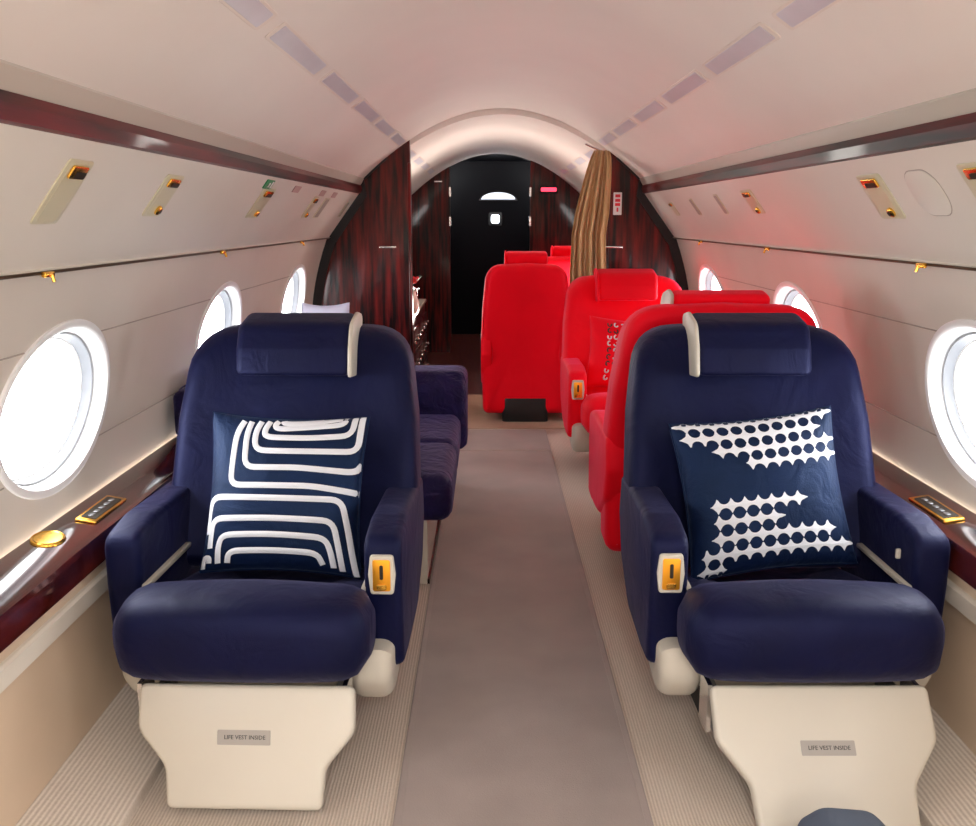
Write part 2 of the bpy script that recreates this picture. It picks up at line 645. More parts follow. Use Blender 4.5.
# runner in the aisle
rn = solid('aisle_runner', slab(rrect(0.535, 5.46 - Y0, 0.01, 3, -0.005, (5.46 + Y0) / 2), 0.0, 0.007, 0.003, 2, axis='z'), 'runner')
tag(rn, 'long taupe carpet runner laid down the aisle', 'carpet runner')
solid('hem', box(-0.270, 0.260, 4.935, 4.95, 0.005, 0.009), 'seam', rn, smooth=False)
for xx in (-0.262, 0.252):
    solid('edge_binding', box(xx - 0.006, xx + 0.006, Y0 + 0.02, 4.93, 0.004, 0.0085), 'runner', rn, smooth=False)
struct(solid('floor_patch', box(-0.50, 0.58, 5.50, 6.60, 0.0, 0.005), 'tan_carpet', smooth=False))


# ------------------------------------------------------------------ bulkheads and the forward section
def outline(sd, xin, n=24, s=1.0):
    """half cross-section from the inner edge xin (|x|) out to the wall"""
    pts = [(1.02, 0.0)] + [(1.02, 0.5)]
    for i in range(9):
        z = 0.5 + (1.12 - 0.5) * i / 8
        pts.append((wall_x(z) + 0.004, z))
    pts += [(0.985, 1.124), (0.80, 1.37), (0.785, 1.44)]
    for i in range(1, n + 1):
        x = 0.78 + (xin - 0.78) * i / n
        pts.append((x, ceil_z(x, s) + 0.002))
    pts.append((xin, 0.0))
    return [(sd * a, b) for a, b in pts]


for sd, xin, nm in ((-1, 0.515, 'wall_bulkhead_left'), (1, 0.597, 'wall_bulkhead_right')):
    b = struct(solid(nm, prism(outline(sd, xin), YB, YB + 0.05), 'wood', sharp=20))
    # black gasket that follows the cabin outline
    path = [p for p in outline(sd, 0.515) if p[1] > 0.01][:-12]
    V, F = [], []
    for j, (x, z) in enumerate(path):
        t = Vector((path[min(j + 1, len(path) - 1)][0] - path[max(j - 1, 0)][0], path[min(j + 1, len(path) - 1)][1] - path[max(j - 1, 0)][1])).normalized()
        nn = Vector((-t.y, t.x))
        if nn.x * sd > 0:
            nn = -nn
        w = 0.055 if z < 1.35 else max(0.012, 0.055 - (z - 1.35) * 0.5)
        V += [(x, YB - 0.012, z), (x + nn.x * w, YB - 0.012, z + nn.y * w), (x + nn.x * w, YB + 0.01, z + nn.y * w), (x, YB + 0.01, z)]
    for j in range(len(path) - 1):
        for q in range(4):
            F.append((4 * j + q, 4 * j + (q + 1) % 4, 4 * j + 4 + (q + 1) % 4, 4 * j + 4 + q))
    link_mesh('gasket', V, F, 'black_rubber', b)
    # small chrome catch on the panel and the edge moulding of the opening
    hx = sd * (0.648 if sd < 0 else 0.64)
    solid('catch', slab(rrect(0.10, 0.012, 0.005, 3, hx, 1.063), YB - 0.012, YB + 0.004, 0.003, 2, axis='y'), 'steel', b)
    solid('edge_moulding', slab(rrect(0.016, 1.50, 0.006, 3, sd * (xin + 0.006), 0.78), YB - 0.008, YB + 0.058, 0.004, 2, axis='y'), 'wood', b)

sg = thing('placard_sign', 'small white upright placard with red marks on the dark bulkhead beside the curtain', 'sign', (0.655, YB, 1.305))
solid('plate', slab(rrect(0.048, 0.125, 0.004, 3), -0.006, -0.0005, 0.002, 2, axis='y'), 'sign_white', sg)
for zz in (0.043, 0.018, -0.005):
    solid('mark', box(-0.014, 0.014, -0.0075, -0.005, zz - 0.008, zz + 0.008), 'sign_red', sg, smooth=False)
solid('mark', box(-0.005, 0.005, -0.0075, -0.005, -0.045, -0.022), 'sign_red', sg, smooth=False)

# forward section: side walls, second bulkhead, dark end
for sd, nm in ((-1, 'wall_forward_left'), (1, 'wall_forward_right')):
    struct(solid(nm, box(min(sd * 1.0, sd * 1.03), max(sd * 1.0, sd * 1.03), YB + 0.05, 10.3, 0, 1.3), 'wood', smooth=False))
    struct(solid(nm.replace('wall', 'ceiling'), prism([(sd * 1.03, 1.24), (sd * 1.03, 1.3), (sd * 0.86, 1.46), (sd * 0.80, 1.44), (sd * 0.99, 1.24)],
                           YB + 0.05, 10.3), 'wood', sharp=20))
for sd, xin, nm in ((-1, 0.42, 'wall_second_left'), (1, 0.305, 'wall_second_right')):
    b = struct(solid(nm, prism(outline(sd, xin, s=0.985), 8.80, 8.85), 'wood', sharp=20))
    if sd < 0:
        solid('catch', box(-0.56, -0.49, 8.788, 8.80, 1.545, 1.556), 'steel', b, smooth=False)
    solid('hinge', box(sd * xin - 0.008, sd * xin + 0.008, 8.785, 8.85, 1.42, 1.50), 'steel', b, smooth=False)
    solid('hinge', box(sd * xin - 0.008, sd * xin + 0.008, 8.785, 8.85, 1.16, 1.24), 'steel', b, smooth=False)
struct(solid('wall_front', box(-1.05, 1.05, 10.25, 10.30, 0, 2.0), 'black_gloss', smooth=False))
struct(solid('ceiling_front', box(-1.05, 1.05, 8.85, 10.30, 1.81, 1.85), 'black_gloss', smooth=False))
rs = thing('exit_lamp', 'small red glowing lamp on the wood panel at the far doorway', 'lamp', (0.47, 8.80, 1.48))
solid('housing', slab(rrect(0.17, 0.07, 0.01, 3), -0.02, -0.0005, 0.005, 2, axis='y'), 'black_rubber', rs)
solid('lit_face', slab(rrect(0.14, 0.035, 0.008, 3), -0.024, -0.018, 0.002, 2, axis='y'), 'lit_red', rs)
dm = thing('dome_reflection', 'wide pale dome shaped reflection made as a glowing face in the dark doorway at the far end', 'lamp', (0.03, 10.25, 1.42))  # glowing shape stands in for a reflection on the dark end
pts = [(0.18 * math.cos(PI * q / 16), 0.075 * math.sin(PI * q / 16)) for q in range(17)]
solid('housing', slab([(p[0] * 1.12, p[1] * 1.12 - 0.012) for p in pts], -0.03, -0.0005, 0.008, 2, axis='y'), 'black_rubber', dm)
solid('lit_face', slab(pts, -0.05, -0.02, 0.015, 3, axis='y'), 'reflection_glow', dm)
sp = thing('spot_lamp', 'small bright bluish lamp below the dome reflection in the dark doorway', 'lamp', (0.0, 10.25, 1.22))
solid('housing', slab(rrect(0.14, 0.14, 0.02, 3), -0.02, -0.0005, 0.006, 2, axis='y'), 'black_rubber', sp)
solid('lit_face', slab(rrect(0.085, 0.085, 0.02, 4), -0.03, -0.015, 0.006, 2, axis='y'), 'lit_spot', sp)


# gathered curtain in the bulkhead opening
def curtain():
    root = thing('gathered_curtain', 'gold brown pleated curtain gathered at the bulkhead opening', 'curtain', (0.475, 5.34, 0.0))
    V, F = [], []
    nz, ns = 40, 90
    for j in range(nz + 1):
        q = j / nz
        z = 1.585 - q * 1.50
        w = 0.075 + 0.125 * min(1, q / 0.22) ** 0.7 - 0.02 * math.sin(PI * min(1, q / 0.5)) ** 2
        xc = 0.065 - 0.065 * min(1, q / 0.3)
        amp = 0.010 + 0.012 * min(1, q / 0.25)
        for i in range(ns + 1):
            s = i / ns
            ph = 2 * PI * 6.5 * s + 0.35 * math.sin(5 * q + 3 * s)
            V.append((xc + (s - 0.5) * w + 0.006 * math.sin(ph * 0.5 + 2 * q), amp * math.sin(ph) * (0.75 + 0.25 * math.sin(11 * s)), min(z, ceil_z(0.5 + xc + (s - 0.5) * w) - 0.012)))
    for j in range(nz):
        for i in range(ns):
            a = j * (ns + 1) + i
            F.append((a, a + 1, a + ns + 2, a + ns + 1))
    o = link_mesh('cloth', V, F, 'curtain', root, sharp=80)
    md = o.modifiers.new('thickness', 'SOLIDIFY')
    md.thickness = 0.003
    solid('track', tube([(-0.02, 0.03, 1.622), (0.11, 0.03, 1.565)], 0.006, 8), 'steel', root)


curtain()

# low credenza with drawers behind the left bulkhead, vase of flowers and glasses on it
cz = thing('credenza', 'dark wood credenza with small knobs behind the bulkhead at the divan end', 'cabinet', (-0.775, 6.45, 0))
solid('body', box(-0.20, 0.215, -0.85, 0.85, 0.0, 0.595), 'wood', cz, smooth=False)
solid('worktop', slab(rrect(0.43, 1.73, 0.01, 3, 0.01, 0), 0.595, 0.62, 0.005, 2, axis='z'), 'ceramic', cz)
for r_ in range(3):
    for c_ in range(4):
        yy = -0.64 + 0.425 * c_
        zz = 0.10 + 0.165 * r_
        d = solid('drawer', slab(rrect(0.40, 0.15, 0.008, 2, yy, zz + 0.02), 0.215, 0.228, 0.004, 2, axis='x'), 'wood', cz)
        for kk in (-0.1, 0.1):
            solid('knob', lathe([(0.005, 0), (0.005, 0.01), (0.011, 0.014), (0.011, 0.02), (0.006, 0.024)], 10), 'steel', d,
                  fn=lambda p, y=yy + kk, z=zz + 0.03: (0.228 + p[2], y + p[0], z + p[1]))
vs_ = thing('flower_vase', 'pale vase with a red flower on the credenza behind the bulkhead', 'vase', (-0.570, 6.16, 0.6205))
solid('vase', lathe([(0.03, 0), (0.045, 0.03), (0.05, 0.07), (0.03, 0.12), (0.028, 0.135), (0.034, 0.15)], 16), 'ceramic', vs_)
solid('stem', tube([(0, 0, 0.10), (0.0, 0.0, 0.20)], 0.004, 6), 'leaf', vs_)
for q in range(9):
    a = 2 * PI * q / 9
    rr_ = 0.03 if q % 2 else 0.018
    solid('petal', slab(rrect(0.05, 0.06, 0.022, 4), -0.004, 0.004, 0.003, 2, axis='z'), 'flower_red', vs_,
          fn=lambda p, a=a, rr_=rr_: (rr_ * math.cos(a) + p[0] * math.cos(a) * 0.8 - p[1] * math.sin(a), rr_ * math.sin(a) + p[0] * math.sin(a) * 0.8 + p[1] * math.cos(a), 0.215 + p[0] * 0.8 + p[2] - abs(p[1]) * 0.2))
for q in range(3):
    a = -0.4 + 1.2 * q
    solid('leaf', slab([(0, 0), (0.03, 0.014), (0.08, 0), (0.03, -0.014)], -0.001, 0.001, 0, axis='z'), 'leaf', vs_,
          fn=lambda p, a=a: (p[0] * math.cos(a) - p[1] * math.sin(a), p[0] * math.sin(a) + p[1] * math.cos(a), 0.18 + p[0] * 0.8 + p[2]))
for q, (gx, gy) in enumerate(((-0.60, 6.42), (-0.64, 6.6), (-0.60, 6.8), (-0.64, 7.0))):
    g = solid('drinking_glass', lathe([(0.028, 0.0), (0.03, 0.002), (0.035, 0.12), (0.033, 0.12), (0.028, 0.008), (0.001, 0.007)], 16), 'glass')
    g.location = (gx, gy, 0.6205)
    tag(g, 'clear drinking glass standing on the credenza beyond the flower vase', 'glass', 'glasses on the credenza')


# ------------------------------------------------------------------ side ledges
def ledge(sd):
    nm = 'left' if sd < 0 else 'right'
    lab = 'glossy dark wood side ledge with a gold cup holder under the windows' if sd < 0 else \
        'glossy dark wood side ledge with gold switch panel beside the chair with the dotted cushion'
    root = thing('side_ledge', lab, 'ledge', (sd * 1.04, 2.0, 0.43))
    ox, oy, oz = root.location
    ya, yb = Y0 + 0.01 - oy, YB - 0.02 - oy
    def L(pts):
        return [(sd * x - ox, z - oz) for x, z in pts]
    solid('ledge_top', prism(L([(0.975, 0.490), (0.977, 0.502), (0.985, 0.508), (1.092, 0.527), (1.092, 0.515), (0.99, 0.488)]), ya, yb), 'wood_long', root, sharp=30)
    solid('fascia', prism(L([(0.980, 0.489), (0.976, 0.46), (0.978, 0.434), (0.986, 0.426), (0.999, 0.43), (0.999, 0.489)]), ya, yb), 'wood_long', root, sharp=30)
    def top_z(x):
        return 0.508 + (abs(x) - 0.985) * (0.019 / 0.107)
    if sd < 0:
        cx, cy = -1.056, 2.016
        tz = top_z(cx)
        cup = solid('cup_holder', lathe([(0.034, -0.004), (0.036, 0.004), (0.040, 0.006), (0.043, 0.004), (0.044, -0.002)], 28), 'gold', root,
                    fn=lambda p: (cx - ox + p[0] * 0.8, cy - oy + p[1] * 1.05, tz - oz + p[2] - p[0] * 0.14))
        solid('dish', lathe([(0.035, 0.002), (0.030, -0.001), (0.02, -0.002), (0.002, -0.002)], 24), 'gold', cup,
              fn=lambda p: (cx - ox + p[0] * 0.8, cy - oy + p[1] * 1.05, tz - oz + p[2] - p[0] * 0.14 + 0.0025))
    # switch panel
    py = 2.25 if sd < 0 else 2.255
    px_ = sd * 1.030
    tz = top_z(px_) - oz
    fr = solid('switch_panel', slab(rrect(0.052, 0.20, 0.006, 3), 0.0, 0.006, 0.003, 2, axis='z'), 'gold', root,
               fn=lambda p: (px_ - ox + p[0], py - oy + p[1], tz + p[2] + sd * p[0] * 0.178))
    solid('insert', slab(rrect(0.036, 0.165, 0.004, 3), 0.006, 0.0072, 0, axis='z'), 'dark_slot', fr,
          fn=lambda p: (px_ - ox + p[0], py - oy + p[1], tz + p[2] + sd * p[0] * 0.178))
    for q in range(5):
        yy = py - oy - 0.06 + 0.03 * q
        solid('button', slab(rrect(0.014, 0.018, 0.003, 2), 0.007, 0.009, 0.001, 1, axis='z'), 'metal_grey', fr,
              fn=lambda p, yy=yy: (px_ - ox + p[0], yy + p[1], tz + p[2]))


ledge(-1)
ledge(1)

# ------------------------------------------------------------------ overhead panels and what is mounted on them
VL = math.hypot(0.18, 0.2424)


def vmat(sd, y, t):
    """frame on the slanted panel: x along the cabin, y up the slope, z into the cabin"""
    d = Vector((-0.18 * sd, 0, 0.2424)) / VL
    n = Vector((-0.2424 * sd, 0, -0.18)) / VL
    x = Vector((0, -sd, 0))
    p = Vector((0.98 * sd, y, 1.1226)) + d * t
    return Matrix(((x.x, d.x, n.x, p.x), (x.y, d.y, n.y, p.y), (x.z, d.z, n.z, p.z), (0, 0, 0, 1)))


def t_of(z):
    return (z - 1.1226) / 0.2424 * VL


for sd in (-1, 1):
    root = thing('overhead_panel', 'long slanted cream overhead panel above the windows ' + ('opposite the red seats' if sd < 0 else 'on the red seats side'),
                 'overhead panel', (sd * 0.98, 2.0, 1.1226))
    ox, oy, oz = root.location
    solid('panel', prism([(sd * x - ox, z - oz) for x, z in ((0.972, 1.1175), (0.979, 1.1215), (0.80, 1.3645), (0.83, 1.3645), (1.01, 1.13), (0.99, 1.1175))], Y0 + 0.01 - oy, YB - 0.015 - oy),
          'panel_cream', root, sharp=25)
    rail = solid('rail', tube([(sd * 0.980 - ox, Y0 + 0.02 - oy, 1.1115 - oz), (sd * 0.980 - ox, YB - 0.02 - oy, 1.1135 - oz)], 0.0036, 8), 'rail_brown', root)
    for cy in ((1.946, 3.247, 4.634) if sd < 0 else (2.321, 3.619, 4.75)):
        c = solid('clip', slab(rrect(0.04, 0.012, 0.004, 3), -0.004, 0.008, 0.003, 2, axis='x'), 'gold', root,
                  fn=lambda p: (sd * (0.972 - p[0]) - ox, cy + p[1] - oy, 1.110 + p[2] - oz))
        solid('latch', tube([(sd * 0.966 - ox, cy - oy + 0.008, 1.108 - oz), (sd * 0.962 - ox, cy - oy + 0.008, 1.094 - oz)], 0.004, 8), 'gold', c)


def service_unit(sd, y0, y1, z0, z1, label, style=0, group=None):
    yc, tc = (y0 + y1) / 2, (t_of(z0) + t_of(z1)) / 2
    w, h = abs(y1 - y0), t_of(z1) - t_of(z0)
    r = thing('reading_light', label, 'reading light', mtx=vmat(sd, yc, tc), group=group)
    fr = solid('plate', slab(rrect(w, h, min(0.010, w * 0.3), 3), 0.0, 0.004, 0.002, 2, axis='z'), 'psu_plate', r)
    solid('recess', slab(rrect(w * 0.72, h * 0.9, min(0.008, w * 0.25), 3), 0.0035, 0.0045, 0, axis='z'), 'seam' if style == 2 else 'psu_plate', fr)
    if style == 2:
        return
    sx = -sd
    g = solid('lamp_bezel', slab(rrect(w * 0.60, h * 0.20, 0.006, 3, 0, h * 0.33), 0.004, 0.010, 0.003, 2, axis='z'), 'gold', r)
    solid('lamp_slot', slab(rrect(w * 0.42, h * 0.10, 0.004, 3, w * 0.05, h * 0.30), 0.0095, 0.0112, 0, axis='z'), 'dark_slot', g)
    if style == 1:
        n = solid('air_nozzle', lathe([(0.013, 0.003), (0.013, 0.009), (0.010, 0.012), (0.004, 0.013)], 14), 'gold', r,
                  fn=lambda p: (p[0] * w / 0.11 + w * 0.12, p[1] - h * 0.33, p[2]))
        solid('nozzle_hole', lathe([(0.007, 0.012), (0.006, 0.0138), (0.001, 0.0138)], 10), 'dark_slot', n,
              fn=lambda p: (p[0] * w / 0.11 + w * 0.12, p[1] - h * 0.33, p[2]))


S1 = 'gold reading light on the overhead panel '
service_unit(-1, 1.76, 1.87, 1.212, 1.328, S1 + 'above the chair with the striped cushion, single fitting')
service_unit(-1, 2.30, 2.425, 1.228, 1.325, S1 + 'with round air nozzle, above the striped cushion', 1)
service_unit(-1, 3.29, 3.46, 1.225, 1.325, S1 + 'below the green sign', 1)
service_unit(-1, 4.26, 4.37, 1.226, 1.318, S1 + 'below the pink signs over the divan', 1)
service_unit(-1, 4.55, 4.68, 1.226, 1.318, 'bare recessed fitting below the pink signs over the divan', 2)
service_unit(-1, 5.28, 5.36, 1.232, 1.312, 'narrow recessed fitting on the overhead panel between the divan and the bulkhead', 2)
service_unit(1, 1.76, 1.90, 1.225, 1.325, S1 + 'beyond the rounded flap, away from the red seats', 1)
service_unit(1, 2.27, 2.41, 1.222, 1.325, S1 + 'above the dotted cushion chair, beside an oval seam', 1)
service_unit(1, 3.38, 3.52, 1.240, 1.322, S1 + 'above the red seats', 1)
service_unit(1, 3.89, 3.955, 1.240, 1.318, 'narrow slot in the overhead panel above the red seats', 2, 'narrow slots above the red seats')
service_unit(1, 4.39, 4.455, 1.238, 1.312, 'narrow slot in the overhead panel above the red seats', 2, 'narrow slots above the red seats')
service_unit(1, 4.88, 4.98, 1.238, 1.305, S1 + 'next to the bulkhead on the red seats side', 0)

dr = thing('mask_door', 'cream rounded flap set in the overhead panel above the dotted cushion chair', 'flap', mtx=vmat(1, 2.09, t_of(1.275)))
solid('flap', slab(rrect(0.15, 0.115, 0.05, 6), 0.0, 0.003, 0.0015, 2, axis='z'), 'panel_cream', dr)
solid('flap_seam', slab(rrect(0.155, 0.120, 0.052, 6), -0.0005, 0.0012, 0, axis='z'), 'seam', dr)

gs = thing('exit_sign', 'small green sign with white figure on the overhead panel', 'sign', mtx=vmat(-1, 3.31, t_of(1.336)))
solid('plate', slab(rrect(0.11, 0.036, 0.003, 2), 0.0, 0.004, 0.001, 1, axis='z'), 'sign_green', gs)
solid('figure', slab([(-0.012, -0.012), (-0.004, -0.002), (-0.010, 0.006), (0.002, 0.008), (0.014, 0.004), (0.006, -0.002), (0.012, -0.012), (0.002, -0.006)], 0.004, 0.005, 0, axis='z'), 'sign_white', gs)
solid('door_mark', slab(rrect(0.018, 0.026, 0.002, 2, 0.036, 0), 0.004, 0.005, 0, axis='z'), 'sign_white', gs)
for yy in (3.80, 4.39, 4.72):
    ps = tag(solid('notice_sign', slab(rrect(0.12, 0.030, 0.003, 2), 0.0, 0.003, 0.001, 1, axis='z'), 'sign_pink'),
             'small pinkish notice on the upper edge of the overhead panel', 'sign', 'pinkish notices over the divan')
    ps.matrix_world = vmat(-1, yy, t_of(1.334))

# ------------------------------------------------------------------ lamp lenses in the vault
def lens(sd, y0, y1, s=1.0):
    xc = 0.548
    e = 0.002
    sl = (ceil_z(xc + e, s) - ceil_z(xc - e, s)) / (2 * e)
    d = Vector((sd, 0, sl)).normalized()
    n = Vector((sl * sd, 0, -1)).normalized()
    x = Vector((0, 1, 0))
    dd = n.cross(x)
    p = Vector((sd * xc, (y0 + y1) / 2, ceil_z(xc, s)))
    m = Matrix(((x.x, dd.x, n.x, p.x), (x.y, dd.y, n.y, p.y), (x.z, dd.z, n.z, p.z), (0, 0, 0, 1)))
    g = 'row of lamp lenses ' + ('opposite' if sd < 0 else 'above') + ' the red seats'
    r = thing('ceiling_lamp', 'flat mauve grey lamp lens in the ceiling row ' + ('opposite' if sd < 0 else 'above') + ' the red seats', 'ceiling lamp', mtx=m, group=g)
    L = y1 - y0
    solid('frame', slab(rrect(L, 0.060, 0.012, 3), -0.004, 0.0022, 0.001, 1, axis='z'), 'lens_frame', r)
    solid('lens', slab(rrect(L - 0.05, 0.046, 0.006, 3), 0.001, 0.0036, 0.001, 1, axis='z'), 'lens', r)


LY = [(1.52, 2.15), (2.22, 2.82), (2.90, 3.50), (3.58, 4.15), (4.23, 4.82), (4.90, 5.44)]
for sd in (-1, 1):
    for a, b in LY:
        lens(sd, a, b)
    for a, b in ((5.75, 6.2), (6.4, 6.9), (7.1, 7.6), (7.8, 8.3)):
        lens(sd, a, b, 0.985)


# ------------------------------------------------------------------ chairs
def shear(p, k, z0):
    return (p[0], p[1] + k * (p[2] - z0), p[2])


def make_chair(label, fabric, loc, rz, aisle, arm_plate=True, foot=True, back_bottom=0.32, back_top=0.925, recline=0.38, foot_y=-0.60, foot_z=0.03, strap=None, group=None, trim='cream_plastic', foot_x=0.0, head_up=0.0):
    t = thing('cabin_chair', label, 'chair', loc, rz, group)
    strap = strap if strap else aisle
    # pedestal and cream under-shell
    solid('pedestal', slab(rrect(0.34, 0.40, 0.03, 4, 0, -0.02), 0.0, 0.15, 0.004, 2, axis='z'), 'black_rubber', t)
    mb = MB()
    prof = roundpoly([(-0.372, 0.25, 0.01), (-0.380, 0.205, 0.06), (-0.325, 0.125, 0.08), (-0.16, 0.15, 0.03), (-0.10, 0.22, 0.02), (-0.10, 0.275, 0.0), (-0.365, 0.275, 0.0)])
    for s in (-1, 1):
        mb.add(*slab(prof, s * 0.21, s * 0.310, 0.032, 5, axis='x'))
    prof = roundpoly([(-0.36, 0.252, 0.01), (-0.36, 0.20, 0.03), (-0.30, 0.14, 0.04), (0.08, 0.14, 0.03), (0.11, 0.20, 0.02), (0.11, 0.252, 0.0)])
    mb.add(*slab(prof, -0.21, 0.21, 0.02, 3, axis='x'))
    mb.build('under_shell', 'cream_plastic', t)
    # seat cushion: body between the arms and the thick roll in front
    mb = MB()
    pr = [(-0.42 + 0.108 * math.copysign(abs(math.cos(a)) ** 0.68, math.cos(a)), 0.342 + 0.096 * math.copysign(abs(math.sin(a)) ** 0.68, math.sin(a)))
          for a in [2 * PI * i / 36 for i in range(36)]]
    def rollfn(p):
        u = p[0] / 0.272
        return (p[0], p[1] + 0.012 * u * u, p[2] + (0.006 * math.cos(3.1 * u) if p[2] > 0.35 else 0))
    n = 16
    V, F = [], []
    for i in range(n + 1):
        u = -1 + 2 * i / n
        u = math.copysign(abs(u) ** 0.7, u)
        q = (1 - abs(u) ** 11) ** (1 / 3.0) if abs(u) < 1 else 0.0
        q = max(q, 0.5)
        for (y, z) in pr:
            V.append(rollfn((0.275 * u, -0.42 + (y + 0.42) * q, 0.342 + (z - 0.342) * q)))
    m = len(pr)
    for i in range(n):
        for j in range(m):
            F.append((i * m + j, i * m + (j + 1) % m, (i + 1) * m + (j + 1) % m, (i + 1) * m + j))
    F += [tuple(range(m)), tuple(range(n * m, n * m + m))]
    mb.add(V, F)
    V, F = slab(rrect(0.482, 0.58, 0.06, 5, 0, -0.14), 0.25, 0.405, 0.03, 4, rings=7, axis='z')
    def dish(x, y, z):
        # the seat falls away towards the backrest and is hollowed in the middle
        f = min(1.0, max(0.0, (y + 0.31) / 0.17))
        drop = 0.100 * f * f * (3 - 2 * f) + 0.012 * (1 - (x / 0.25) ** 2)
        return (x, y, z - drop * max(0.0, (z - 0.27) / 0.135))
    V = [dish(*p) for p in V]
    mb.add(V, F)
    mb.build('seat_cushion', fabric, t, sharp=60)
    # arms
    prof = roundpoly([(0.20, 0.532, 0.03), (-0.19, 0.537, 0.10), (-0.316, 0.515, 0.045), (-0.316, 0.40, 0.02), (-0.300, 0.200, 0.03), (-0.20, 0.195, 0.05), (0.02, 0.21, 0.12), (0.17, 0.30, 0.10), (0.23, 0.42, 0.06)], 6)
    for s in (-1, 1):
        a = solid('arm', slab(prof, s * (0.243 if s == aisle or fabric == 'red' else 0.266), s * (0.330 if s == aisle or fabric == 'red' else 0.350), 0.020, 4, axis='x'), fabric, t)
        # cream trim along the inner foot of the arm
        solid('arm_trim', slab(rrect(0.30, 0.012, 0.005, 2, -0.16, 0.395), s * (0.236 if s == aisle else 0.254), s * (0.246 if s == aisle else 0.268), 0.002, 2, axis='x'), 'cream_plastic', a)
        if s == aisle and arm_plate:
            bz = solid('control_plate', slab(roundpoly([(-0.026, -0.046, 0.008), (0.026, -0.046, 0.008), (0.031, 0, 0.01), (0.026, 0.046, 0.008), (-0.026, 0.046, 0.008), (-0.031, 0, 0.01)]), -0.326, -0.306, 0.004, 3, axis='y'), 'cream_plastic', a,
                       fn=lambda p, s=s: (p[0] + s * 0.286, p[1], p[2] + 0.436))
            gp = solid('gold_plate', slab(rrect(0.040, 0.074, 0.005, 3), -0.3285, -0.325, 0.001, 2, axis='y'), 'gold_bright', a,
                       fn=lambda p, s=s: (p[0] + s * 0.286, p[1], p[2] + 0.436))
            solid('slider', slab(rrect(0.008, 0.034, 0.003, 2), -0.331, -0.328, 0.001, 1, axis='y'), 'dark_slot', a,
                  fn=lambda p, s=s: (p[0] + s * 0.286, p[1], p[2] + 0.444))
            solid('finger_pull', slab(rrect(0.022, 0.014, 0.004, 2), -0.332, -0.328, 0.002, 1, axis='y'), 'gold', a,
                  fn=lambda p, s=s: (p[0] + s * 0.286, p[1], p[2] + 0.409))
        if s != aisle and fabric == 'navy' and aisle < 0:
            solid('buckle', slab(rrect(0.010, 0.024, 0.004, 3, -0.235, 0.452), s * 0.256, s * 0.268, 0.003, 2, axis='x'), 'cream_plastic', a)
    # backrest
    bt = back_top
    out = roundpoly([(-0.315, back_bottom, 0.05), (0.315, back_bottom, 0.05), (0.328, 0.50, 0.1), (0.318, 0.70, 0.15), (0.288, bt, 0.125), (0.0, bt + 0.012, 0.3), (-0.288, bt, 0.125), (-0.318, 0.70, 0.15), (-0.328, 0.50, 0.1)], 7)
    def backfn(p):
        x, y, z = p
        if y < 0.07:
            y -= 0.045 * min(1, abs(x) / 0.31) ** 3 * (1 if z < 0.85 else max(0.0, 1 - (z - 0.85) / 0.1))
        return (x, 0.045 + y + recline * (max(z, 0.36) - 0.45), z)
    b = solid('backrest', slab(out, 0.0, 0.15, 0.05, 5, rings=8, axis='y'), fabric, t, fn=backfn, sharp=60)
    # headrest with its cream end gusset
    hy = 0.045 + recline * (bt - 0.04 - 0.45)
    hz = bt - 0.037 + head_up
    def headfn(p):
        return (p[0], p[1] + hy + recline * p[2], p[2] + hz)
    hp = roundpoly([(-0.085, -0.07, 0.02), (-0.095, 0.0, 0.03), (-0.085, 0.062, 0.035), (0.0, 0.082, 0.04), (0.07, 0.07, 0.03), (0.06, -0.05, 0.02), (0.0, -0.078, 0.02)], 5)
    h = solid('headrest', slab(hp, -0.152, 0.152, 0.022, 4, axis='x'), fabric, t, fn=headfn, sharp=60)
    hp2 = [(y * 1.04 - 0.002, z * 1.035) for y, z in hp]
    solid('headrest_trim', slab(hp2, strap * 0.146, strap * 0.157, 0.004, 2, axis='x'), trim, h, fn=headfn, sharp=60)
    if foot:
        w = 0.23
        fo = roundpoly([(-w, 1.0, 0.02), (-w, 0.885, 0.05), (-w * 0.99, 0.60, 0.03), (-w * 0.73, 0.36, 0.04), (-w * 0.70, 0.0, 0.018), (w * 0.70, 0.0, 0.018), (w * 0.73, 0.36, 0.04), (w * 0.99, 0.60, 0.03), (w, 0.885, 0.05), (w, 1.0, 0.02)], 5)
        zt, yt = 0.252, -0.49
        ln = math.hypot(zt - foot_z, yt - foot_y)
        fo = [(x, v * ln) for x, v in fo]
        fo = roundpoly([(-w, ln, 0.018), (-w, ln * 0.62, 0.05), (-w * 0.73, ln * 0.33, 0.05), (-w * 0.70, 0, 0.016), (w * 0.70, 0, 0.016), (w * 0.73, ln * 0.33, 0.05), (w, ln * 0.62, 0.05), (w, ln, 0.018)], 6)
        dv = Vector((yt - foot_y, zt - foot_z)).normalized()
        nv = Vector((-dv.y, dv.x))
        if nv.x > 0:
            nv = -nv
        def footfn(p):
            q = Vector((foot_y, foot_z)) + dv * p[2] + nv * p[1]
            return (p[0] + foot_x * (1 - 0.45 * p[2] / ln), q.x, q.y)
        fr = solid('footrest', slab(fo, -0.035, 0.0, 0.010, 4, axis='y'), 'cream_plastic', t, fn=footfn, sharp=50)
        pl = solid('placard', slab(rrect(0.112, 0.030, 0.002, 2, -0.002, ln * 0.57), -0.0005, 0.0012, 0, axis='y'), 'placard', fr, fn=footfn)
        me = text_mesh('LIFE VEST INSIDE', 0.0118)
        me.transform(Matrix.Identity(4))
        for v in me.vertices:
            v.co = footfn((v.co.x, 0.0016 + v.co.z, v.co.y + ln * 0.57))
        link('lettering', me, 'ink', fr, smooth=False)
